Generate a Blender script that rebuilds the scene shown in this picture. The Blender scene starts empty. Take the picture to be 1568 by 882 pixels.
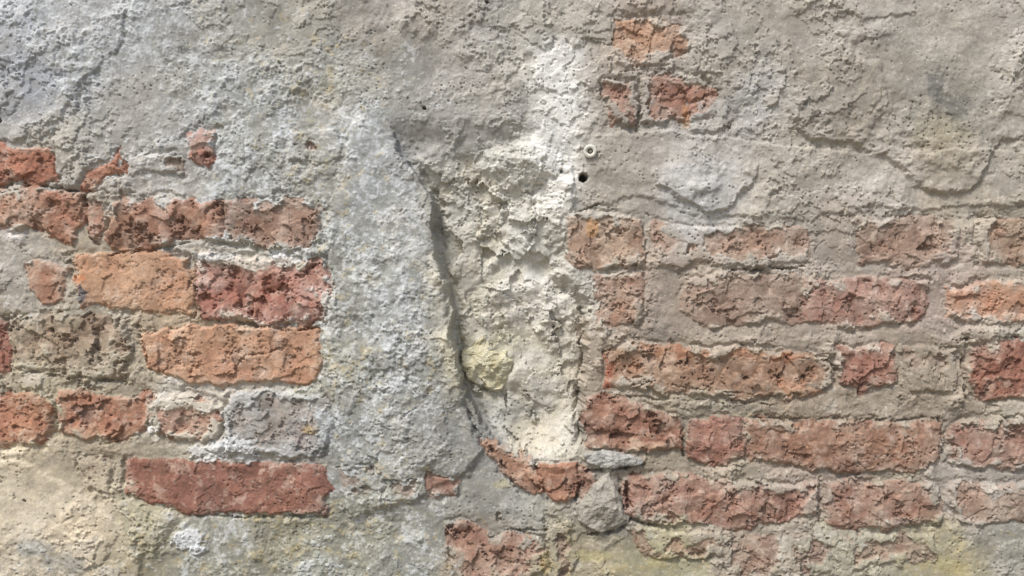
import bpy, math, time
import numpy as np
T0=time.time()
F=np.float32
S=0.0008            # metres per wall unit
CZ=1.0
KCOL=np.array([0.945,0.945,0.94],F)

# ---------------------------------------------------------------- noise
rng=np.random.RandomState(7)
PERM=rng.permutation(4096).astype(np.int32)
ANG=rng.rand(4096)*2*math.pi
GX=np.cos(ANG).astype(F); GY=np.sin(ANG).astype(F)
RA=rng.rand(4096).astype(F); RB=rng.rand(4096).astype(F); RC=rng.rand(4096).astype(F)
def hsh(i,j,seed):
    return PERM[(PERM[(i+seed*131)&4095]+j*7+seed)&4095]
def perlin(x,y,seed):
    xi=np.floor(x); yi=np.floor(y)
    xf=(x-xi).astype(F); yf=(y-yi).astype(F)
    xi=xi.astype(np.int32); yi=yi.astype(np.int32)
    u=xf*xf*xf*(xf*(xf*6-15)+10); v=yf*yf*yf*(yf*(yf*6-15)+10)
    h=hsh(xi,yi,seed); a=GX[h]*xf+GY[h]*yf
    h=hsh(xi+1,yi,seed); b=GX[h]*(xf-1)+GY[h]*yf
    h=hsh(xi,yi+1,seed); c=GX[h]*xf+GY[h]*(yf-1)
    h=hsh(xi+1,yi+1,seed); d=GX[h]*(xf-1)+GY[h]*(yf-1)
    t=a+(b-a)*u
    return (t+((c+(d-c)*u)-t)*v)*1.5
def fbm(x,y,scale,octv,seed,gain=0.5,ridge=False):
    s=0;amp=1;tot=0;f=1.0/scale
    for o in range(octv):
        n=perlin(x*f+o*17.3,y*f-o*9.1,seed+o)
        if ridge: n=1-2*np.abs(n)*1.3
        s=s+amp*n;tot+=amp;amp*=gain;f*=2.03
    return (s/tot*1.35).astype(F)
def worley(x,y,scale,seed,facet=False):
    x=x/scale;y=y/scale
    xi=np.floor(x).astype(np.int32); yi=np.floor(y).astype(np.int32)
    f1=np.full(x.shape,9,F); rid=np.zeros(x.shape,F); fc=np.zeros(x.shape,F)
    for dj in(-1,0,1):
        for di in(-1,0,1):
            h=hsh(xi+di,yi+dj,seed)
            dx=(xi+di+RA[h]-x).astype(F); dy=(yi+dj+RB[h]-y).astype(F)
            d=dx*dx+dy*dy
            m=d<f1
            f1=np.where(m,d,f1); rid=np.where(m,RC[h],rid)
            if facet: fc=np.where(m,RC[h]-.5+GX[h]*dx+GY[h]*dy,fc)
    if facet: return np.sqrt(f1),rid,fc
    return np.sqrt(f1),rid
def ss(a,b,x):
    t=np.clip((x-a)/(b-a),0,1); return t*t*(3-2*t)
def lin(c):
    c=np.array(c,dtype=np.float64)/255.0
    return (np.where(c<=0.04045,c/12.92,((c+0.055)/1.055)**2.4)*KCOL).astype(F)

# ---------------------------------------------------------------- grid
def axis(lo,a,b,hi,step):
    mid=np.arange(a,b,step)
    def grow(start,end):
        out=[];s=step;p=start
        while p<end:
            s=min(s*1.07,14); p+=s; out.append(min(p,end))
        return np.array(out)
    r=grow(mid[-1],hi); l=-grow(-mid[0],-lo)[::-1]
    return np.concatenate([l,mid,r])
ax=axis(-1700,-30,1598,3300,1.1)
ay=axis(-1300,-30,912,1690,1.1)
NX=len(ax);NY=len(ay)
X,Y=np.meshgrid(ax,ay)
X=X.astype(F);Y=Y.astype(F)

N200=fbm(X,Y,220,3,1)
N60=fbm(X,Y,60,4,11)
N22=fbm(X,Y,22,4,21)
N22b=fbm(X,Y,26,5,31,0.6)
N9=fbm(X,Y,9,3,41,0.6)
N3=fbm(X,Y,4.0,2,51,0.7)
N35=fbm(X,Y,38,6,61,0.62)
NR=fbm(X,Y,34,4,71,0.55,True)
NP=fbm(X,Y,85,5,75,0.55)
W1,WR1=worley(X+N9*2,Y+N3,7.0,81)
W2,WR2=worley(X+N9*4,Y+N22*4,16.0,91)
W4,WR4,FC4=worley(X+N22*9,Y+N22b*9,30.0,95,True)
W5,WR5,FC5=worley(X+N22*16+N9*4,Y+N22b*16,62.0,97,True)
RND=rng.rand(NY,NX).astype(F)
WX=X+8*fbm(X,Y,48,3,101)+4.5*fbm(X,Y,13,3,111,0.6)
WY=Y+7*fbm(X,Y,48,3,121)+4.0*fbm(X,Y,13,3,131,0.6)

# ---------------------------------------------------------------- regional field  x,y,r,g,b,grit,lichen,yellow,height
CP=[
(40,40,184,187,190,.7,.5,0,4),(140,40,186,188,189,.8,.6,0,4),(240,40,184,186,184,.8,.6,.05,3),(350,40,172,171,164,.6,.4,.3,2),
(450,40,165,161,150,.4,.2,.3,2),(560,40,160,155,146,.3,.1,.1,2),(680,40,163,158,149,.5,.1,0,2),(800,40,168,164,154,.5,.1,0,2),(880,40,176,171,160,.4,0,0,2),
(980,40,172,160,147,.3,0,0,1),(1100,40,170,164,153,.3,0,0,1),(1250,40,174,167,155,.3,0,0,1),(1400,40,172,166,155,.3,0,0,1),(1540,40,174,168,158,.3,0,0,1),
(40,130,166,168,171,.3,.1,0,3),(140,120,180,183,184,.8,.6,0,4),(205,150,160,157,150,.3,.1,0,2),(300,130,177,179,176,.8,.6,.1,3),(400,130,170,172,168,.9,.6,.4,3),
(500,120,170,168,158,.8,.5,.6,3),(590,130,162,160,153,.6,.3,.3,2),(680,130,165,162,156,.6,.3,0,1),(760,140,168,164,156,.6,.2,0,0),(850,120,214,211,202,.2,0,0,-2),
(930,130,164,154,142,.3,0,0,1),(1100,90,166,159,147,.3,0,0,1),(1170,150,170,167,161,.3,0,0,1),(1250,130,158,151,139,.25,0,0,2),(1330,130,161,153,141,.25,0,0,2),
(1430,140,150,145,134,.25,0,0,2),(1530,130,170,164,152,.25,0,0,1),
(50,195,176,172,164,.5,.2,.1,2),(150,200,172,169,161,.5,.2,.1,1),(250,180,180,180,176,.7,.4,.1,2),(400,190,173,175,171,.9,.7,.3,3),(560,200,179,182,181,.9,.7,.2,5),
(640,200,154,151,145,.6,.1,0,2),(720,190,168,165,157,.6,.2,0,0),(850,180,210,207,197,.2,0,0,-3),(950,230,162,156,147,.3,0,0,0),(1080,230,174,170,163,.25,0,0,1),
(1200,240,172,165,152,.3,0,0,1),(1320,210,160,152,140,.25,0,0,2),(1450,205,155,147,130,.25,0,.1,2),(1540,220,168,161,149,.3,0,0,1),
(100,260,168,162,151,.5,.2,0,0),(240,270,178,174,167,.6,.3,0,1),(380,260,177,179,176,.9,.7,.2,3),(480,250,168,166,156,.8,.5,.6,3),(580,290,176,179,178,.9,.7,.3,6),
(680,290,166,164,155,.5,.1,0,0),(760,270,194,191,180,.4,.1,0,-3),(840,270,206,202,191,.3,0,0,-3),(930,290,170,162,150,.3,0,0,0),(1080,280,180,177,172,.25,0,0,1),
(1200,290,170,163,151,.3,0,0,0),(1350,270,172,164,153,.3,0,0,0),(1470,270,173,163,147,.25,0,0,1),
(130,360,178,165,146,.4,.1,0,0),(590,360,175,178,176,.9,.7,.3,7),(720,390,192,186,168,.2,0,0,0),(830,380,192,190,181,.5,.1,0,0),(1270,360,172,161,148,.3,0,0,0),
(30,430,176,168,155,.5,.2,0,0),(540,440,171,172,165,.9,.7,.5,5),(610,480,171,173,171,.9,.7,.3,8),(720,460,192,186,168,.2,0,0,0),(820,460,202,197,187,.2,0,0,0),(880,460,180,176,165,.5,0,0,0),
(1010,450,166,152,138,.3,0,0,0),(1430,450,170,154,142,.3,0,0,0),
(30,520,166,154,132,.4,.1,0,-2),(100,590,174,163,138,.4,.1,.1,-2),(530,560,169,168,157,.8,.5,.6,5),(620,570,169,171,167,.9,.7,.4,8),(740,560,184,178,154,.2,0,.1,0),(830,560,196,190,174,.2,0,0,0),
(905,560,166,152,135,.3,0,0,0),(330,610,186,178,165,.5,.2,0,0),(560,640,171,174,171,.9,.7,.2,5),(650,650,166,166,161,.9,.6,.3,6),(720,655,146,145,138,.4,.1,0,0),(765,668,150,148,141,.4,.1,0,0),(830,630,190,184,169,.2,0,0,0),
(60,740,200,187,162,.2,0,0,0),(130,700,170,157,136,.3,0,.1,0),(600,740,164,164,155,.9,.6,.5,3),(700,720,152,150,143,.5,.2,.1,2),(560,710,160,162,158,.8,.6,.4,3),(760,780,152,150,142,.3,.1,.1,0),
(930,770,156,150,139,.3,0,0,0),(40,800,204,190,166,.2,0,0,1),(130,790,198,183,157,.2,0,0,1),(220,820,164,157,132,.5,.3,.4,0),(320,830,172,170,158,.9,.6,.4,1),(450,815,154,150,130,.7,.4,.7,0),
(560,820,154,151,134,.8,.6,.6,0),(640,820,162,162,154,.9,.7,.4,1),(740,860,152,136,118,.4,.1,.2,0),(900,845,164,155,132,.3,.1,.4,0),(1000,866,164,158,130,.3,.1,.5,0),(1150,840,168,158,143,.3,0,.1,0),
(1300,855,162,157,139,.3,.1,.2,0),(1450,862,168,160,132,.3,.1,.5,0),(1540,830,157,154,143,.4,.1,.2,0),(60,872,184,176,160,.5,.3,.1,0),(330,880,150,148,132,.9,.6,.6,0),(500,878,156,157,146,.9,.7,.5,0),(620,880,158,160,150,.9,.7,.3,0),
(1250,620,152,138,121,.3,0,0,-2),(1400,612,158,146,130,.3,0,0,-1),(1250,722,158,144,131,.3,0,0,-2),(1500,750,163,154,144,.3,0,0,0),(1450,560,158,146,130,.3,0,0,-1),(960,505,160,147,132,.3,0,0,-1),(1150,508,164,152,138,.3,0,0,-1),
(300,490,176,158,134,.4,.1,0,-2),(150,590,172,160,138,.4,.1,0,-2),(420,690,172,166,154,.6,.4,.1,0),(1000,710,160,148,130,.3,0,0,-2),(1300,510,168,156,142,.3,0,0,0),(1150,810,160,150,134,.3,0,.1,0),
(-700,440,175,172,165,.5,.2,.1,0),(2300,440,172,163,150,.3,0,0,0),(784,-900,174,168,158,.4,.1,0,1),(784,1300,158,150,128,.5,.2,.4,0),(-700,-600,178,178,176,.6,.4,.1,2),(2300,-700,172,166,156,.3,0,0,1),(-700,1300,165,155,125,.5,.3,.4,0),(2300,1300,160,152,124,.4,.1,.5,0)]
fx=X+26*N60+14*N22; fy=Y+26*fbm(X,Y,60,3,141)+14*N22b
acc=np.zeros((NY,NX,7),F); wt=np.zeros((NY,NX),F)
for c in CP:
    d2=((fx-c[0])**2+(fy-c[1])**2)
    w=np.exp(-d2/(2*30.0**2))+4e-3*np.exp(-d2/(2*90.**2))+1e-6+0.5/(1+(d2/400.)**2)*0.01
    if abs(c[0]-784)>1000 or abs(c[1]-440)>700: w=np.exp(-d2/(2*450.**2))*0.02
    v=list(lin(c[2:5]))+list(c[5:9])
    for k in range(7): acc[...,k]+=w*v[k]
    wt+=w
acc/=wt[...,None]
C=acc[...,:3].copy(); G=acc[...,3].copy(); L=acc[...,4].copy(); YL=acc[...,5].copy(); H=acc[...,6].copy()
del acc,fx,fy
PATCH=ss(-.25,.35,NP+.4*N22)      # rough / trowelled-smooth patches
G*=.12+1.15*PATCH
SMO=ss(.3,.1,L)                   # bare (lichen free) coat: smoother
print("field",time.time()-T0)

def mixc(col,m,sl=None):
    global C
    t=C if sl is None else C[sl]
    t+= (np.asarray(col,F)-t)*m[...,None]

# ---------------------------------------------------------------- polygon sdf
def crop(poly,pad):
    p=np.array(poly,float)
    i0=np.searchsorted(ax,p[:,0].min()-pad);i1=np.searchsorted(ax,p[:,0].max()+pad)
    j0=np.searchsorted(ay,p[:,1].min()-pad);j1=np.searchsorted(ay,p[:,1].max()+pad)
    return (slice(j0,j1),slice(i0,i1))
def sdf(poly,sl,x=None,y=None):
    x=WX[sl] if x is None else x; y=WY[sl] if y is None else y
    d=np.full(x.shape,1e12,F); ins=np.zeros(x.shape,bool)
    n=len(poly)
    for k in range(n):
        x0,y0=poly[k];x1,y1=poly[(k+1)%n]
        ex,ey=x1-x0,y1-y0
        t=np.clip(((x-x0)*ex+(y-y0)*ey)/(ex*ex+ey*ey+1e-9),0,1)
        d=np.minimum(d,(x-x0-t*ex)**2+(y-y0-t*ey)**2)
        if y0!=y1:
            ins^=((y0>y)!=(y1>y))&(x<(x1-x0)*(y-y0)/(y1-y0)+x0)
    d=np.sqrt(d); return np.where(ins,-d,d).astype(F)
def pline(pts,sl,x,y):
    d=np.full(x.shape,1e12,F)
    for k in range(len(pts)-1):
        x0,y0=pts[k];x1,y1=pts[k+1];ex,ey=x1-x0,y1-y0
        t=np.clip(((x-x0)*ex+(y-y0)*ey)/(ex*ex+ey*ey+1e-9),0,1)
        d=np.minimum(d,(x-x0-t*ex)**2+(y-y0-t*ey)**2)
    return np.sqrt(d)

# ---------------------------------------------------------------- relief of the mortar and render coat
H+= 2.6*N60*(1-0.3*L) + N22*(0.25+1.0*G)*(1-.25*SMO) + .5*NR*(.05+.6*PATCH)+2.8*N200
T1=NP+.14*N9; T2=fbm(X,Y,110,6,201,.58)
for (t_,lv,hh) in [(T1,-.18,1.4),(T1,.22,2.0),(T2,-.05,1.6),(T2,.34,1.7)]:
    H+=hh*ss(lv-.010,lv+.025,t_)*(.15+.85*ss(-.2,.2,N200+.3*N60))*(1-.5*L)
    C*=(1+.06*ss(lv-.02,lv+.03,t_)-.025)[...,None]
H+= FC4*1.0*ss(.35,.9,G)*ss(-.2,.3,N35) + FC5*1.6*ss(-.1,.3,N200+.2*N35)
def sheet(poly,h,edge=4,col=None,cm=0,grad=False):
    sl=crop(poly,40); d=sdf(poly,sl)
    if grad: edge=edge*(1+1.2*ss(-.1,.5,N22[sl]+N60[sl]))
    m=ss(edge,-edge,d)
    if grad:
        ys=[p[1] for p in poly]; y0=max(min(ys),-40); m=m*ss(y0+.15*(max(ys)-y0),max(ys)-.15*(max(ys)-y0),Y[sl])
        m=m*(.7+.3*ss(-.35,.25,N60[sl]+.5*N22[sl]))
    H[sl]+=h*m
    if col is not None: mixc(lin(col),m*cm*np.clip(0.8+N22[sl]*.6,0,1),sl)
sheet([(1190,-80),(1183,60),(1188,120),(1200,170),(1235,218),(1300,222),(1350,240),(1400,280),(1440,296),(1485,292),(1510,255),(1530,215),(1680,185),(1680,-80)],6.0,2.5,None,0,True)
sheet([(1060,200),(1130,195),(1165,235),(1150,280),(1110,318),(1078,326),(1045,305),(1008,282),(1000,240)],6.5,2.5,None,0,True)
sheet([(1300,90),(1345,95),(1350,150),(1310,180),(1240,190),(1205,150),(1215,110)],1.8,5,(150,142,130),.5)
sheet([(-80,-80),(205,-80),(190,70),(130,130),(100,180),(40,212),(-80,218)],3.0,3)
sheet([(-80,105),(60,100),(110,120),(95,170),(60,190),(-80,185)],-1.8,6,(166,169,173),.5)
sheet([(545,180),(600,205),(612,240),(640,270),(664,310),(662,360),(682,440),(702,560),(712,620),(740,690),(715,722),(640,760),(535,790),(522,690),(512,600),(508,500),(504,320),(530,250)],6,6)
sheet([(1420,170),(1470,178),(1475,215),(1440,225),(1405,205)],-1.5,4,(150,143,125),.5)
sheet([(610,90),(680,70),(800,100),(810,160),(780,210),(740,230),(650,240),(600,190)],1.8,4,None,0,True)
sheet([(735,235),(800,215),(870,240),(880,330),(860,380),(820,400),(770,370),(740,320)],3.0,3,(204,201,190),.5)
sheet([(-80,690),(30,705),(80,730),(130,760),(190,800),(215,850),(200,960),(-80,960)],2.5,4,(202,188,163),.5)
sheet([(930,-80),(1080,-80),(1060,20),(950,25)],1.6,4)
sheet([(1260,-80),(1270,5),(1310,30),(1400,20),(1400,-80)],2.4,3)
sheet([(860,300),(905,318),(985,300),(1060,330),(1240,335),(1300,320),(1420,318),(1700,310),(1700,240),(1540,230),(1300,235),(1000,200),(870,210)],2.6,3.5)
for (sx,sy,rx,ry,cc,a) in [(1428,135,22,34,(122,120,112),.8),(1466,165,34,24,(124,122,114),.75),(1440,205,40,26,(156,148,127),.5),(1270,130,60,50,(150,143,131),.6),(650,200,50,50,(150,147,140),.4),(1340,60,50,20,(150,144,133),.5),(1240,230,60,22,(182,176,164),.5),
                            (60,838,26,16,(168,168,160),.8),(110,862,50,20,(165,163,155),.7)]:
    sl=crop([(sx-rx,sy-ry),(sx+rx,sy+ry)],50)
    r=np.sqrt(((WX[sl]-sx)/rx)**2+((WY[sl]-sy)/ry)**2)+0.5*N22[sl]+.3*N9[sl]
    mixc(lin(cc),ss(1.1,.5,r)*a,sl)

# ---------------------------------------------------------------- recess / channel in the wall
XL=np.interp(ay,[0,185,205,240,270,310,360,400,440,500,560,610,650,690,720],[580,590,600,614,640,666,662,668,684,692,702,714,735,775,800])
XR=np.interp(ay,[0,130,200,280,340,420,460,540,600,670,700],[908,908,885,888,878,884,908,903,896,893,880])
DL=np.interp(ay,[0,180,215,270,330,450,560,640,680,705],[0,0,8,14,22,27,30,25,12,0])
WRt=np.interp(ay,[0,200,340,430,470,560,700],[200,150,60,50,16,9,8])
xl=(XL[:,None]+0*X).astype(F);xr=(XR[:,None]+0*X).astype(F)
wx2=X+6*N22*0.7+3.2*N9+6*N60
s1=.85*ss(-1.0,2.5,wx2-xl)+.15*ss(0,38,wx2-xl); s2=ss(0,1,(xr-wx2)/WRt[:,None])
rec=(s1*s2).astype(F)
inR=(ss(-1,5,wx2-xl)*s2)*ss(200,260,Y)*ss(705,690,Y)
lump=fbm(X,Y,85,3,151,0.5); lump2=fbm(X,Y,55,4,161,0.45,True)
H+= -DL[:,None]*rec + inR*ss(4,40,wx2-xl)*(8.0*lump+1.4*lump2+6.5*FC5) + inR*1.0*N22
H-= 10*np.exp(-((wx2-xl-7)/8)**2)*ss(200,290,Y)*ss(690,640,Y)*ss(-1,3,wx2-xl)*(.8+.5*N60)
H-= 10*np.exp(-((xr-wx2-6)/6)**2)*ss(470,560,Y)*ss(690,670,Y)*ss(-1,3,xr-wx2)
H+= 5.0*ss(40,2,np.abs(wx2-xl+2))*ss(2,-1,wx2-xl)*(DL[:,None]/24.0)*(.8+.5*N60)      # lip of the plaster edge
rr=ss(-.06,.06,N35+ (ss(430,330,Y)*ss(735,775,X))*.55-.47)*inR
H+=3.5*rr+ FC4*3.2*rr
C+=(lin((210,206,195))-C)*(ss(.0,.6,lump2)*inR*.4)[...,None]
C+=(lin((190,181,157))-C)*(ss(-.05,.5,-lump+.3*N22b-.3*FC5)*inR*.45)[...,None]
C+=(lin((172,170,162))-C)*(rr*ss(-.2,.3,N22b)*.5)[...,None]
wf=ss(0,40,908-WX)*ss(0,25,WX-800)*ss(50,75,Y)*ss(350,290,Y)*ss(-.35,.1,N35+.25)
C+=(lin((220,217,209))-C)*(wf*.8)[...,None]
G*=1-.55*inR*(1-rr); L*=1-.8*inR; YL*=1-.7*inR
print("relief",time.time()-T0)

# ---------------------------------------------------------------- bricks
BM=np.zeros_like(X)
GREY=np.array((174,155,140),float)
def dull(c,k=.36): return (np.array(c,float)*(1-k)+GREY*k)*np.array([.955,.998,.98])
BK=[0]
def brick(poly,col,h=2.5,cov=.3,col2=None,rough=1.0,cc=None,groove=1.0,soft=None):
    sl=crop(poly,45)
    if sl[0].stop-sl[0].start<2 or sl[1].stop-sl[1].start<2: return
    BK[0]+=1; jr=np.random.RandomState(BK[0]*13)
    cxp=sum(p[0] for p in poly)/len(poly)
    if soft is None: soft=.5 if cxp>860 else .2
    a=N35[sl];b=N22b[sl];n9=N9[sl];n3=N3[sl];n60=N60[sl];np_=NP[sl];fc=FC4[sl];r3=RND[sl]
    d=sdf(poly,sl)+3.5*b+.9*n9+4*np_+4.5*fc
    e=1.3+soft*5*ss(-.1,.5,np_-.4*a)
    m=ss(e,-e,d)
    thr=np.interp(cov,[0,.15,.3,.5,.7,1],[.9,.50,.33,.08,-.15,-.8])
    edge=ss(-24,0,d)*.38*(.6+.8*ss(-.3,.4,np_+N22[sl]))
    q=n60*.30+a*.36+b*.18+np_*.40+edge
    cm=ss(thr-.04-.08*soft,thr+.04+.08*soft,q)
    vis=m*(1-cm)
    jit=1+jr.uniform(-.04,.04)+np.array([0,1,.6])*jr.uniform(-.03,.04)
    base=lin(dull(col)*jit)
    c2=lin(dull(col2 if col2 is not None else np.array(col)*np.array([.90,.80,.78]))*jit)
    t=ss(-.4,.4,n60*.9+b*.4)[...,None]
    bc=c2*(1-t)+base*t
    bc=bc*(1+.07*n9+.06*n3+.12*b+.18*fc+.06*(r3-.5))[...,None]
    pl=lin((204,180,162))   # pale worn skin
    bc=bc+(pl-bc)*(ss(.15,.4,b-.35*a+.2*n9)*.40)[...,None]
    dk=ss(.3,.8,-n9-.4*b)
    bc=bc*(1-.15*dk)[...,None]
    soot=ss(.05,.5,-a-.4*np_)
    bc=bc+(lin((122,98,86))-bc)*(soot*.34)[...,None]
    ora=ss(.1,.6,np_*.6-n60*.5+.3*n9)
    bc=bc+(lin((194,132,100))-bc)*(ora*.25)[...,None]
    film=(.14+.6*ss(thr-.60,thr,q))*(cov>0.02)
    ccol=lin(cc) if cc is not None else (C[sl]*.7+lin((182,172,158))*.3)
    bc=bc*(1-film[...,None]*.6)+ccol*film[...,None]*.6
    halo=ss(16,0,d)*(1-m)*.22*soft*ss(-.3,.4,b)
    C[sl]+=(bc-C[sl])*halo[...,None]
    C[sl]+= (bc-C[sl])*vis[...,None]
    if cc is not None: mixc(ccol,(m*cm*.6),sl)
    prof=ss(1,-6,d)
    gv=.25+1.1*ss(-.2,.35,np_+.5*N22[sl])
    H[sl]+=h*prof - groove*3.0*gv*ss(10,3,d)*ss(-3,2,d)*(1-.3*cm) - .5*m*H[sl]
    H[sl]+=vis*rough*(.4*b+.2*NR[sl]+.07*n9+1.2*n60+2.2*fc) + 2.0*cm*m - 1.6*ss(.38,.44,-b)*vis*rough -2.2*ss(.29,.32,-a+.06*n9)*vis*rough
    G[sl]*=1-.85*vis; L[sl]*=1-.93*vis; YL[sl]*=1-.85*vis
    BM[sl]=np.maximum(BM[sl],vis)

B=brick
# left side
B([(-60,213),(30,219),(78,230),(90,272),(60,283),(-60,281)],(188,100,70),3,.12)
B([(112,292),(135,262),(165,252),(186,234),(194,262),(160,276),(132,297)],(190,116,92),2,.02)
B([(200,240),(250,232),(285,242),(280,268),(240,262),(205,262)],(182,150,132),2,.6)
B([(284,205),(310,194),(336,200),(332,240),(316,264),(288,246)],(186,112,90),3,.05)
B([(440,205),(520,196),(530,240),(500,252),(440,246)],(178,132,112),2,.6)
B([(-60,290),(55,284),(122,296),(130,335),(112,376),(60,352),(-60,346)],(198,124,98),3,.10,(190,104,78))
B([(128,300),(160,294),(170,340),(150,372),(134,350)],(190,104,78),2,.2)
B([(165,304),(250,300),(300,308),(345,312),(350,370),(280,366),(240,378),(190,388),(168,366)],(186,108,76),3.5,.15,(158,92,68),1.4)
B([(340,308),(470,302),(494,326),(496,372),(440,386),(350,374)],(168,112,92),3.2,.2,(148,98,80),1.3)
B([(45,402),(75,396),(102,410),(98,462),(62,472),(44,440)],(202,134,100),2.5,.18)
B([(106,392),(200,384),(288,390),(300,440),(296,482),(200,476),(120,462)],(204,144,108),3,.06,(194,126,90),.6)
B([(306,388),(400,392),(500,396),(508,440),(506,486),(430,504),(310,484),(298,440)],(180,78,58),3.5,.28,(162,64,46),1.6,(205,190,178))
B([(8,486),(110,482),(200,486),(206,530),(190,582),(120,578),(30,562)],(162,128,106),2,.33,(150,108,88),1.7)
B([(-60,488),(10,490),(18,530),(14,572),(-60,566)],(165,80,62),2,.15)
B([(214,508),(300,496),(400,494),(492,506),(496,560),(488,590),(380,586),(290,590),(224,560)],(204,146,110),3.5,.04,(194,126,90),.8)
B([(-60,606),(60,600),(84,622),(80,660),(60,684),(-60,680)],(190,98,66),3,.06,(176,86,60))
B([(90,592),(180,604),(230,600),(235,650),(190,672),(130,676),(88,660)],(186,102,74),3,.18,(176,86,62),1.5)
B([(225,606),(290,600),(345,620),(346,648),(320,680),(250,672),(226,650)],(182,110,84),3,.34,(172,78,58),1.5,(198,188,170))
B([(352,600),(420,596),(500,604),(512,650),(500,694),(440,700),(350,690),(342,640)],(168,148,144),3,.38,(158,134,130),1,(168,171,173))
B([(192,706),(300,704),(400,706),(498,708),(508,750),(500,788),(400,790),(290,786),(196,760)],(152,76,58),3.2,.03,(138,64,50),.5)
B([(120,700),(168,704),(172,756),(130,750)],(168,128,104),2,.45)
B([(650,724),(700,728),(702,756),(668,764),(650,750)],(190,130,112),2,.2)
B([(520,716),(580,712),(590,750),(530,750)],(168,140,128),1.5,.55)
B([(590,735),(640,738),(636,765),(592,770)],(176,136,120),1.5,.5)
# centre foot of the channel
B([(736,672),(775,678),(818,700),(840,740),(832,764),(792,744),(762,712)],(190,116,90),4,.10,(166,94,72),1.4)
B([(824,706),(880,708),(886,740),(868,772),(838,764),(826,736)],(186,116,90),5,.02,(166,98,76),1.4)
B([(884,715),(915,722),(912,760),(898,785),(884,760)],(180,124,102),2,.2)
B([(684,800),(712,800),(760,818),(834,818),(838,860),(800,900),(700,900),(690,850)],(166,110,88),3,.28,(150,88,68),1.6)
B([(842,798),(880,810),(884,860),(850,900),(838,850)],(180,140,120),1,.5)
# right side
B([(940,30),(985,26),(1050,44),(1054,72),(1010,100),(944,104)],(198,134,102),2.5,.34,(186,120,92))
B([(926,120),(975,122),(976,190),(934,190),(924,160)],(182,106,86),2.5,.18)
B([(978,116),(1070,118),(1096,135),(1094,176),(1050,190),(982,188)],(192,124,100),2.5,.28)
B([(1052,160),(1105,156),(1128,176),(1110,205),(1056,204)],(174,164,164),2,.4,(166,156,156))
B([(868,332),(930,326),(982,332),(988,370),(980,408),(920,412),(872,404)],(188,144,116),3,.30,(178,130,104))
B([(988,336),(1100,350),(1236,346),(1240,404),(1100,410),(1000,404)],(180,136,116),2,.36,(172,120,100),1,None,.6)
B([(1312,334),(1400,330),(1462,338),(1466,400),(1380,408),(1318,402)],(170,126,110),2,.22,(160,114,100),1,None,.7)
B([(1490,336),(1660,332),(1660,404),(1500,402)],(182,138,118),2,.32,(176,122,100))
B([(906,418),(984,414),(990,460),(980,500),(915,498)],(184,138,114),2.2,.22,None,1,None,.6)
B([(1046,424),(1120,418),(1230,420),(1234,490),(1100,500),(1044,480)],(172,126,114),2,.26,(162,112,102),1,None,.7)
B([(1226,424),(1330,422),(1420,430),(1422,486),(1330,502),(1230,490)],(164,106,94),2.4,.22,(152,90,78),1,None,.8)
B([(1444,436),(1520,428),(1660,426),(1660,490),(1520,498),(1448,484)],(194,124,92),2.6,.14,(182,108,80))
B([(926,540),(960,524),(1060,530),(1170,532),(1270,548),(1276,590),(1200,612),(1060,606),(930,588)],(172,108,82),3,.30,(152,90,68),1.5,(166,152,134))
B([(1284,530),(1330,524),(1372,536),(1370,580),(1330,602),(1286,590)],(162,88,72),3.4,.12,(144,72,58),1.6)
B([(1380,530),(1465,534),(1466,600),(1390,600)],(170,142,126),1.5,.55)
B([(1484,530),(1560,522),(1660,520),(1660,608),(1500,612),(1476,580)],(158,72,56),3,.12,(140,60,46),1.2)
B([(896,606),(940,600),(1036,640),(1046,690),(960,694),(900,684)],(152,80,60),3,.14,(132,64,48),1.8)
B([(1056,646),(1140,636),(1150,700),(1100,712),(1050,706)],(156,92,76),3,.10,(146,78,62),.9)
B([(1140,640),(1260,644),(1440,646),(1442,700),(1400,722),(1280,724),(1150,706)],(162,96,76),3,.14,(146,80,62),1)
B([(1446,650),(1520,640),(1660,640),(1660,720),(1460,716)],(160,96,80),2.4,.25,(148,78,64),1.2)
B([(944,724),(1040,726),(1140,736),(1250,738),(1254,790),(1140,808),(1010,802),(950,790)],(156,94,78),3,.23,(142,78,62),1.3)
B([(1260,738),(1380,736),(1440,744),(1442,800),(1340,812),(1262,802)],(158,100,84),3,.25,(146,86,70),1.2)
B([(1450,740),(1660,736),(1660,800),(1460,800)],(170,132,116),1.8,.4)
B([(960,806),(1100,812),(1110,850),(1000,856)],(180,130,106),1.5,.4)
B([(1110,822),(1270,816),(1280,876),(1110,880)],(176,136,118),1.2,.46,None,1,None,.5)
B([(1290,822),(1430,816),(1436,856),(1300,872)],(172,134,116),1.2,.46,None,1,None,.5)
# thin orange arrises
B([(960,528),(1080,532),(1200,540),(1236,546),(1200,552),(1080,546),(970,542)],(204,118,78),1,.15,None,.6,None,.3)
B([(1180,580),(1250,588),(1266,600),(1210,608)],(198,122,86),1,.1,None,.6,None,.3)
B([(926,545),(944,548),(940,590),(928,590)],(196,100,70),1,.1,None,.6,None,.3)
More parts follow.
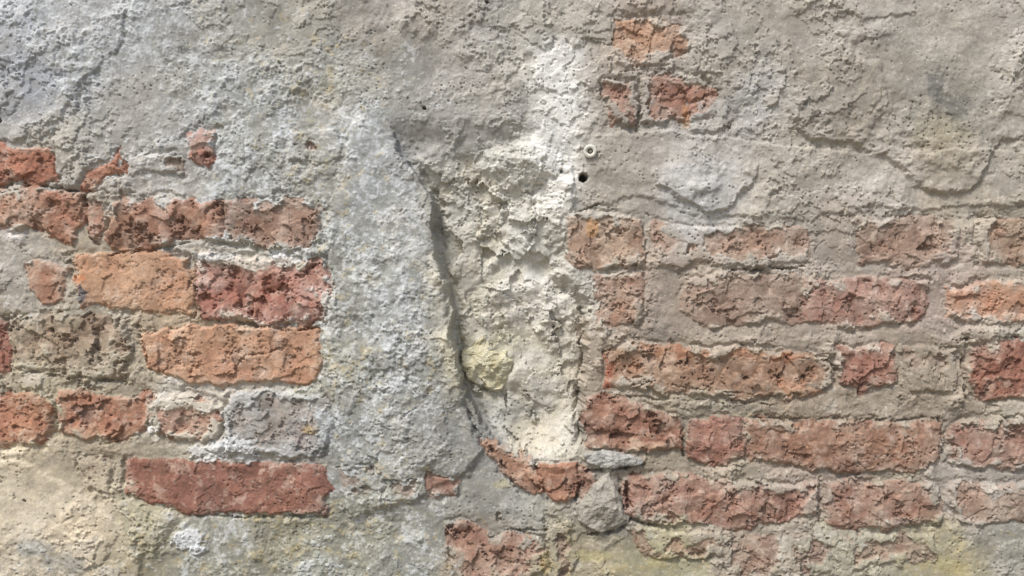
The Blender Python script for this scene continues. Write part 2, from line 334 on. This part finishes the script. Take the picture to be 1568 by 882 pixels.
# courses continuing outside the area described above
r2=np.random.RandomState(5)
rows=[(214,283),(296,384),(400,490),(500,590),(604,690),(706,790),(806,886)]
def rowfill(y0,y1,xa,xb):
    x=xa+r2.uniform(-80,0)
    while x<xb:
        w=r2.choice([130,270,280,265])
        x1=min(x+w,xb-4)
        if x1-x>40 and r2.rand()<.85:
            c=[(178,96,72),(186,120,92),(168,110,92),(160,84,68),(190,140,108)][r2.randint(5)]
            j=r2.uniform(-4,4,8)
            B([(x+6,y0+j[0]),((x+x1)/2,y0+j[1]),(x1-6,y0+j[2]),(x1-6,y1+j[3]),((x+x1)/2,y1+j[4]),(x+6,y1+j[5])],c,2.6,r2.uniform(.1,.6))
        x+=w+10
for (a,b) in rows:
    rowfill(a,b,-1700,-66); rowfill(a,b,1668,3300)
y0=906
while y0<1640:
    rowfill(y0,y0+84,-1700,3300); y0+=100
print("bricks",time.time()-T0)

# ---------------------------------------------------------------- cracks, grooves, broken coat edges
def crack(pts,w,dep,dark=.16):
    sl=crop(pts,20)
    d=pline(pts,sl,X[sl]+5*N22[sl]+3*N9[sl],Y[sl]+5*N22b[sl]+2.2*N3[sl])
    w=w*(1+.6*N22b[sl])
    m=ss(1,.2,d/np.maximum(w,.8))*np.clip(.6+N22[sl]*1.6,0,1)
    H[sl]-=dep*m; C[sl]*=(1-dark*m)[...,None]
for pts,w,dep in [
 ([(1120,414),(1180,412),(1236,408)],3,7),([(1238,408),(1250,380),(1262,368)],1.8,2),
 ([(1100,470),(1108,515),(1140,528)],2.2,3),([(1510,330),(1500,335),(1568,318)],1.6,2),
 ([(1268,0),(1272,10),(1300,22)],1.8,2.5),([(880,325),(905,318),(920,312)],2.4,5),
 ([(893,470),(898,500),(892,530)],3.5,7),([(890,605),(892,640),(893,680)],6,11),
 ([(500,790),(400,794),(300,790)],2.8,5),([(345,700),(320,690)],3,4),([(212,500),(224,540),(230,566)],4,8),
 ([(290,392),(300,440),(300,484)],3,4),([(500,500),(440,506),(320,488)],3.2,5),([(20,565),(90,575),(195,586)],3.2,6),
 ([(168,388),(230,384),(290,372)],3.4,6),([(1480,612),(1476,560),(1480,520)],4.5,7),([(1440,640),(1444,700)],2.8,4),
 ([(1046,640),(1048,700)],3.2,6),([(1150,640),(1270,642),(1430,642)],2.8,4),([(1258,730),(1256,800)],2.8,4),([(944,724),(960,795),(1010,805)],3.4,5),
 ([(760,640),(772,660),(790,676),(800,690)],3.2,6),([(720,590),(740,600),(775,610),(780,640)],2.8,6),([(714,620),(735,668),(765,700),(790,745)],3.6,7),
 ([(480,640),(500,700)],1.5,1.5),([(760,780),(770,810),(838,812)],3,5),([(705,800),(684,812),(690,850)],3,4),
 ([(600,650),(640,625)],2,2),([(820,470),(850,480),(862,500)],2.2,3),([(930,608),(1030,612),(1200,620)],2.8,4),([(892,350),(890,460)],2,2),
 ([(822,712),(828,740),(840,768)],3.4,7),([(884,712),(888,745),(880,775)],3.4,7),([(895,720),(930,718),(985,712)],4,8),([(960,740),(966,795),(945,815),(900,818)],4,8),
 ([(1030,590),(1110,600),(1190,606)],2.2,3),([(240,640),(235,680)],2,2),([(0,284),(60,284),(120,292)],3,5),([(350,572),(380,545),(430,535)],2.4,3),
 ([(1560,370),(1480,400)],1.4,1),([(130,300),(134,350),(150,376)],3,4),([(1470,520),(1560,516)],2.5,4),([(1230,548),(1282,560),(1280,600)],2.4,4)]:
    crack(pts,w,dep)
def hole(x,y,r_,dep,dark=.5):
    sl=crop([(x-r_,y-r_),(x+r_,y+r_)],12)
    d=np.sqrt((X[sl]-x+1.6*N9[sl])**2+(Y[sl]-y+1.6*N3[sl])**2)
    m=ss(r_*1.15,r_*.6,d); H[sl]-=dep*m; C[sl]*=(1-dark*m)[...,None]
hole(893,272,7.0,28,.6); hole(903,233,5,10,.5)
for h_ in [(650,166,3,6),(1078,163,2.2,3),(860,262,3,5),(38,767,2.5,5),(318,238,5,7),(745,4,3,5),(3,186,4,5),(838,335,2.5,4)]:
    hole(*h_)
def spot(x,y,rx,ry,col,a,h=0):
    sl=crop([(x-rx,y-ry),(x+rx,y+ry)],25)
    r=np.sqrt(((X[sl]-x)/rx)**2+((Y[sl]-y)/ry)**2)+.5*N9[sl]+.45*N22[sl]
    m=ss(1.1,.7,r); mixc(lin(col),m*a,sl); H[sl]+=h*m
spot(126,450,7,15,(100,106,118),.75); spot(121,426,12,8,(205,130,80),.6)
spot(290,826,27,16,(222,224,224),.85,3); spot(303,842,12,8,(225,226,226),.8,3); spot(234,657,9,7,(232,228,220),.9,2); spot(238,672,5,6,(226,216,200),.7,1)
spot(20,362,20,12,(205,200,195),.7,1); spot(1180,155,9,8,(190,183,168),.8,5); spot(768,742,16,7,(172,160,110),.4)
spot(440,205,26,10,(203,207,209),.7,1);spot(355,680,40,12,(200,201,200),.8,2.5);spot(325,692,36,14,(205,203,198),.85,3);spot(380,700,22,9,(192,194,194),.7,2)
spot(262,618,34,10,(206,198,180),.7,1.5);spot(330,393,30,7,(204,204,202),.7,1.5);spot(425,388,18,9,(206,208,210),.7,1.5)
spot(1085,262,50,26,(178,178,178),.3);spot(1380,800,34,9,(172,160,146),.5,1.5);spot(1100,726,24,14,(178,162,146),.6,3);spot(1512,748,14,10,(190,182,170),.6,2)
spot(975,680,14,10,(190,165,140),.7,1.5);spot(1000,682,26,7,(186,150,124),.6,1);spot(940,600,10,6,(170,160,145),.6,1)
spot(475,656,14,8,(190,160,90),.5);spot(1455,868,30,14,(182,172,112),.4);spot(1010,862,20,12,(182,170,108),.4);spot(905,852,30,9,(178,168,110),.4)
spot(905,350,10,14,(205,150,86),.5);spot(1050,178,6,20,(205,150,86),.35);spot(835,860,10,20,(182,160,94),.4)

# ---------------------------------------------------------------- surface grain, lichen, dirt, painted cavity shading (over everything)
gran=(1-np.clip(W1*1.25,0,1)); gran2=(1-np.clip(W2*1.2,0,1))
W3,WR3=worley(X+N3,Y,4.2,171)
gran3=(1-np.clip(W3*1.3,0,1))
H+= G*(.8*gran*(.2+WR1)+1.1*gran2*(WR2>.6)*WR2+.3*N9+.2*N3+.7*gran3*(WR3>.4)) + .09*N9 + .07*N3
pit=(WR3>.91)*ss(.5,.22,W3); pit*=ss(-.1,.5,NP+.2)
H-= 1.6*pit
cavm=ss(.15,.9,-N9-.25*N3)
C*= (1-.12*cavm*(1-.4*BM))[...,None]  # occlusion-like shade multiplied into the colour of the small hollows
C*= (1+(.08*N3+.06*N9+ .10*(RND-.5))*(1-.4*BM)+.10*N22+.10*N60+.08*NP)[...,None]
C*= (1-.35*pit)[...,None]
wc=fbm(X,Y,90,4,181)
C*= np.stack([1+.03*wc,1+.005*wc,1-.04*wc],-1)
C+= (lin((214,210,200))-C)*((WR3<.06)*ss(.45,.2,W3)*.45*(1-.6*BM))[...,None]
pw=ss(.18,.45,T2*.6+N35*.5)*(1-BM)*(1-inR)
C+= (lin((196,190,179))-C)*(pw*.42)[...,None]
gw=ss(.15,.45,-T2*.6-N35*.5)*(1-.5*BM)*(1-.6*inR)
C+= (lin((134,129,119))-C)*(gw*.38)[...,None]
# pale grey crustose lichen
q=N35*.7+N9*.5+.45*(WR1-.5)+.3*(WR2-.5)+.45*(WR3-.5)
lm=ss(.06,.28,q-.46+L*.62)*ss(0,.25,L)
C+= (lin((203,206,206))-C)*(lm*.55)[...,None]
H+= .4*lm
dl=ss(.06,.34,-q-.40+L*.75)*ss(.1,.4,L)
C+= (lin((130,129,119))-C)*(dl*.50)[...,None]
qy=fbm(X,Y,26,5,191,.66)+.6*N9
ym=ss(.50,.66,qy*.9+YL*.53-.02)*ss(.02,.2,YL)
C+= (lin((178,160,112))-C)*(ym*.45)[...,None]
lum=(C@np.array([.2126,.7152,.0722],F))[...,None]
C+=(lum*np.array([1.02,1.0,.96],F)-C)*.10
C=np.clip(C,.015,.85)
print("detail",time.time()-T0)

# ---------------------------------------------------------------- mesh
nv=NX*NY
co=np.empty((nv,3),F)
co[:,0]=((X-784)*S).ravel(); co[:,1]=(-H*0.001).ravel(); co[:,2]=((441-Y)*S+CZ).ravel()
idx=np.arange(nv,dtype=np.int32).reshape(NY,NX)
a=idx[:-1,:-1].ravel();b=idx[1:,:-1].ravel();c=idx[1:,1:].ravel();d=idx[:-1,1:].ravel()
quads=np.stack([a,b,c,d],1)
rim=np.concatenate([idx[0,:],idx[1:,-1],idx[-1,-2::-1],idx[-2:0:-1,0]])
nr=len(rim)
bco=co[rim].copy(); bco[:,1]=0.35
ri=np.arange(nr); 
side=np.stack([rim,rim[(ri+1)%nr],nv+(ri+1)%nr,nv+ri],1).astype(np.int32)
allco=np.concatenate([co,bco]); allq=np.concatenate([quads,side])
me=bpy.data.meshes.new("brick_wall")
me.vertices.add(len(allco)); me.vertices.foreach_set("co",allco.ravel())
nq=len(allq); cor=[0,NX-1,NX-1+NY-1,2*(NX-1)+NY-1]
me.loops.add(nq*4+4); me.polygons.add(nq+1)
lv=np.concatenate([allq.ravel(),np.array([nv+k for k in cor],dtype=np.int32)])
me.loops.foreach_set("vertex_index",lv.astype(np.int32))
me.polygons.foreach_set("loop_start",np.arange(nq+1,dtype=np.int32)*4)
sm=np.ones(nq+1,bool); sm[len(quads):]=False
me.polygons.foreach_set("use_smooth",sm)
me.update(calc_edges=True)
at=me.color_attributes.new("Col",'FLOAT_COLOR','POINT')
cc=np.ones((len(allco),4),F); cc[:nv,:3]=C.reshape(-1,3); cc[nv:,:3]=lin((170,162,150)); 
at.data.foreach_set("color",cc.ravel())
wall=bpy.data.objects.new("brick_wall",me); bpy.context.collection.objects.link(wall)

def mat_base(name):
    m=bpy.data.materials.new(name); m.use_nodes=True; nt=m.node_tree
    bs=nt.nodes["Principled BSDF"]; bs.inputs["Roughness"].default_value=.97
    bs.inputs["Specular IOR Level"].default_value=.1
    return m,nt,bs
def noise(nt,scale,detail,rough=.6,vec=None):
    n=nt.nodes.new("ShaderNodeTexNoise"); n.inputs["Scale"].default_value=scale; n.inputs["Detail"].default_value=detail; n.inputs["Roughness"].default_value=rough
    if vec: nt.links.new(vec,n.inputs["Vector"])
    return n
def finish(nt,bs,colsock,amt=.35,bump=.0007):
    tc=nt.nodes.new("ShaderNodeTexCoord"); v=tc.outputs["Object"]
    n1=noise(nt,560,3,.75,v); n2=noise(nt,1300,2,.6,v)
    mr=nt.nodes.new("ShaderNodeMapRange"); mr.inputs["From Min"].default_value=.3; mr.inputs["From Max"].default_value=.7
    mr.inputs["To Min"].default_value=1-amt*.6; mr.inputs["To Max"].default_value=1+amt*.5
    nt.links.new(n1.outputs["Fac"],mr.inputs["Value"])
    vm=nt.nodes.new("ShaderNodeVectorMath"); vm.operation='SCALE'
    nt.links.new(colsock,vm.inputs[0]); nt.links.new(mr.outputs["Result"],vm.inputs["Scale"])
    nt.links.new(vm.outputs["Vector"],bs.inputs["Base Color"])
    ad=nt.nodes.new("ShaderNodeMath"); ad.operation='ADD'
    nt.links.new(n1.outputs["Fac"],ad.inputs[0]); nt.links.new(n2.outputs["Fac"],ad.inputs[1])
    bp=nt.nodes.new("ShaderNodeBump"); bp.inputs["Strength"].default_value=.6; bp.inputs["Distance"].default_value=bump
    nt.links.new(ad.outputs[0],bp.inputs["Height"]); nt.links.new(bp.outputs["Normal"],bs.inputs["Normal"])
m,nt,bs=mat_base("weathered_brick_and_render")
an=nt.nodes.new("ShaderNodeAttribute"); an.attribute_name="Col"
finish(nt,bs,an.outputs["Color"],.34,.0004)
me.materials.append(m)

def rock_mat(name,c1,c2,sc=40):
    m,nt,bs=mat_base(name)
    tc=nt.nodes.new("ShaderNodeTexCoord"); n=noise(nt,sc,6,.65,tc.outputs["Object"])
    cr=nt.nodes.new("ShaderNodeValToRGB"); cr.color_ramp.elements[0].position=.38; cr.color_ramp.elements[1].position=.62
    cr.color_ramp.elements[0].color=(*lin(c1),1); cr.color_ramp.elements[1].color=(*lin(c2),1)
    nt.links.new(n.outputs["Fac"],cr.inputs["Fac"]); finish(nt,bs,cr.outputs["Color"],.4,.0006)
    return m
import bmesh
from mathutils import Vector, noise as mn
def wp(px,py,y=0.0): return Vector(((px-784)*S,y,(441-py)*S+CZ))
def hat(px,py):
    return float(H[np.searchsorted(ay,py),np.searchsorted(ax,px)])*0.001
def outline_rock(name,pts,ybase,thick,mat,amp=.0016,seed=0):
    """angular lump seated in the wall: rings cut to the outline, faceted and domed"""
    cx=sum(p[0] for p in pts)/len(pts); cy=sum(p[1] for p in pts)/len(pts)
    rs=np.random.RandomState(seed)
    planes=[(math.cos(t)*s,math.sin(t)*s,o) for t,s,o in zip(np.arange(7)*2*math.pi/7+rs.uniform(-.4,.4,7),rs.uniform(.15,.75,7),rs.uniform(.75,1.25,7)*thick)]
    P=[];n=len(pts)
    for k in range(n):
        for t in range(6):
            f=t/6; P.append((pts[k][0]*(1-f)+pts[(k+1)%n][0]*f,pts[k][1]*(1-f)+pts[(k+1)%n][1]*f))
    bm=bmesh.new(); rings=[]
    R=[1.03,1.02,1.0,.97,.93,.87,.79,.70,.6,.5,.4,.3,.2,.1]
    Z=[-1.6,-.6,.1,.45,.66,.8,.9,.95,.98,1,1,1,1,1]
    def zz(u,v,cap):
        h=thick*1.1
        for (a_,b_,o_) in planes: h=min(h,o_-(a_*u+b_*v)*.8)
        return max(h,thick*.25)*cap if cap>0 else thick*cap
    for s,zc in zip(R,Z):
        ring=[]
        for p in P:
            u=(p[0]-cx)*S*s; v_=(p[1]-cy)*S*s
            v=wp(cx+(p[0]-cx)*s,cy+(p[1]-cy)*s,-(ybase+zz(u,v_,zc)))
            q=Vector((v.x*110+seed,v.y*60,v.z*110))
            nn=Vector((mn.noise(q),mn.noise(q+Vector((9,2,5))),mn.noise(q+Vector((3,7,1)))))
            q2=q*3.3; nn2=Vector((mn.noise(q2),mn.noise(q2+Vector((9,2,5))),mn.noise(q2+Vector((3,7,1)))))
            ring.append(bm.verts.new(v+nn*amp*1.4+nn2*amp*.8))
        rings.append(ring)
    M=len(P)
    for i in range(len(rings)-1):
        for k in range(M):
            bm.faces.new((rings[i][k],rings[i][(k+1)%M],rings[i+1][(k+1)%M],rings[i+1][k]))
    cv=bm.verts.new(sum((v.co for v in rings[-1]),Vector())/M)
    for k in range(M): bm.faces.new((rings[-1][k],rings[-1][(k+1)%M],cv))
    bm.faces.new(rings[0][::-1])
    bmesh.ops.recalc_face_normals(bm,faces=bm.faces)
    me=bpy.data.meshes.new(name); bm.to_mesh(me); bm.free()
    for p in me.polygons: p.use_smooth=True
    o=bpy.data.objects.new(name,me); bpy.context.collection.objects.link(o); me.materials.append(mat)
    sd=o.modifiers.new("s",'SUBSURF'); sd.levels=2; sd.render_levels=2
    tx=bpy.data.textures.new(name+"_t",'CLOUDS'); tx.noise_scale=.005; tx.noise_depth=4
    dm=o.modifiers.new("d",'DISPLACE'); dm.texture=tx; dm.texture_coords='GLOBAL'; dm.strength=.0035; dm.mid_level=.5
    return o
ym_=rock_mat("lichen_stone",(180,172,140),(206,200,176),60)
gm_=rock_mat("grey_mortar_lump",(146,141,130),(176,170,158),60)
sm_=rock_mat("slate_shard",(150,148,142),(180,178,172),80)
def hmax(x0,x1,y0,y1,pc=70):
    return float(np.percentile(H[np.searchsorted(ay,y0):np.searchsorted(ay,y1),np.searchsorted(ax,x0):np.searchsorted(ax,x1)],pc))*.001
outline_rock("lodged_stone",[(705,540),(722,530),(738,514),(752,536),(778,540),(788,552),(780,580),(768,602),(742,598),(716,584),(704,566)],hmax(715,775,530,595,65),.014,ym_,.003,3)
outline_rock("mortar_lump",[(908,738),(930,724),(946,752),(958,792),(944,806),(915,812),(884,796),(888,770),(900,755)],hmax(895,950,740,800,85)+.001,.015,gm_,.002,11)
outline_rock("slate_shard",[(893,694),(925,688),(955,694),(980,700),(984,708),(950,712),(925,716),(898,706)],hmax(900,975,692,712,85)+.005,.008,sm_,.0012,23)

def ring(name_parent):
    bm=bmesh.new(); seg=40
    prof=[(4.2,-9),(4.2,.9),(5.0,1.9),(7.2,2.4),(9.2,2.0),(10.2,.8),(10.2,-.8),(8,-1.4),(6.6,-1.5),(6.2,-9)]
    rs=[]
    for r_,z in prof:
        rs.append([bm.verts.new(Vector((r_*S*math.cos(t*2*math.pi/seg),-z*.001,r_*S*math.sin(t*2*math.pi/seg)))) for t in range(seg)])
    for i in range(len(rs)):
        A=rs[i];Bq=rs[(i+1)%len(rs)]
        for k in range(seg): bm.faces.new((A[k],A[(k+1)%seg],Bq[(k+1)%seg],Bq[k]))
    tip=[[bm.verts.new(Vector((r_*S*math.cos(t*2*math.pi/16),-z*.001,r_*S*math.sin(t*2*math.pi/16)))) for t in range(16)] for r_,z in [(3.2,-8),(3.0,-4),(1.6,-2.5)]]
    for i in range(2):
        for k in range(16): bm.faces.new((tip[i][k],tip[i][(k+1)%16],tip[i+1][(k+1)%16],tip[i+1][k]))
    bm.faces.new(tip[2])
    bmesh.ops.recalc_face_normals(bm,faces=bm.faces)
    me=bpy.data.meshes.new(name_parent); bm.to_mesh(me); bm.free()
    for p in me.polygons: p.use_smooth=True
    o=bpy.data.objects.new(name_parent,me); bpy.context.collection.objects.link(o)
    me.materials.append(rock_mat("aged_plastic",(204,202,188),(230,228,216),120))
    o.location=wp(903,233,-(max(hat(903,222),hat(915,233),hat(891,233))+.0012)); o.rotation_euler=(math.radians(10),0,math.radians(-8))
ring("wall_plug")

# ground
gs=bpy.data.meshes.new("ground"); n=60
gv=[];gf=[]
def gax(k): 
    t=(k-n/2)/(n/2); return math.copysign(abs(t)**3*60,t)
for j in range(n+1):
    for i in range(n+1):
        x=gax(i);y=gax(j); gv.append((x,y,.02*mn.noise(Vector((x*1.5,y*1.5,0)))-.005))
for j in range(n):
    for i in range(n):
        k=j*(n+1)+i; gf.append((k,k+1,k+n+2,k+n+1))
gs.from_pydata(gv,[],gf); go=bpy.data.objects.new("ground",gs); bpy.context.collection.objects.link(go)
gs.materials.append(rock_mat("gravelly_earth",(120,112,98),(158,150,134),8))

# ---------------------------------------------------------------- light
w=bpy.data.worlds.new("World"); bpy.context.scene.world=w; w.use_nodes=True
wn=w.node_tree; bg=wn.nodes["Background"]
sky=wn.nodes.new("ShaderNodeTexSky"); sky.sky_type='NISHITA'; sky.sun_disc=False
EL=math.radians(54); AZ=math.radians(-36)     # sun: up, to the left, in front of the wall
sky.sun_elevation=EL; sky.air_density=1.0; sky.dust_density=3.0; sky.ozone_density=1.2
dirv=Vector((math.sin(AZ)*math.cos(EL),-math.cos(AZ)*math.cos(EL),math.sin(EL)))
sky.sun_rotation=math.atan2(dirv.x,dirv.y)
wn.links.new(sky.outputs[0],bg.inputs[0]); bg.inputs[1].default_value=.15
sl=bpy.data.lights.new("sun",'SUN'); sl.energy=3.7; sl.angle=math.radians(16); sl.color=(1,.98,.95)
so=bpy.data.objects.new("sun",sl); bpy.context.collection.objects.link(so)
so.rotation_euler=(-dirv).to_track_quat('-Z','Y').to_euler(); so.location=(-2,-3,4)

cam=bpy.data.cameras.new("camera"); cam.lens=28; cam.sensor_width=36; cam.clip_end=300; cam.clip_start=.01
cob=bpy.data.objects.new("camera",cam); bpy.context.collection.objects.link(cob)
cob.location=(0,-1568*S*28/36,CZ); cob.rotation_euler=(math.radians(90),0,0)
sc=bpy.context.scene; sc.camera=cob
sc.view_settings.view_transform='Standard'; sc.view_settings.look='None'; sc.view_settings.exposure=0
print("done",time.time()-T0)
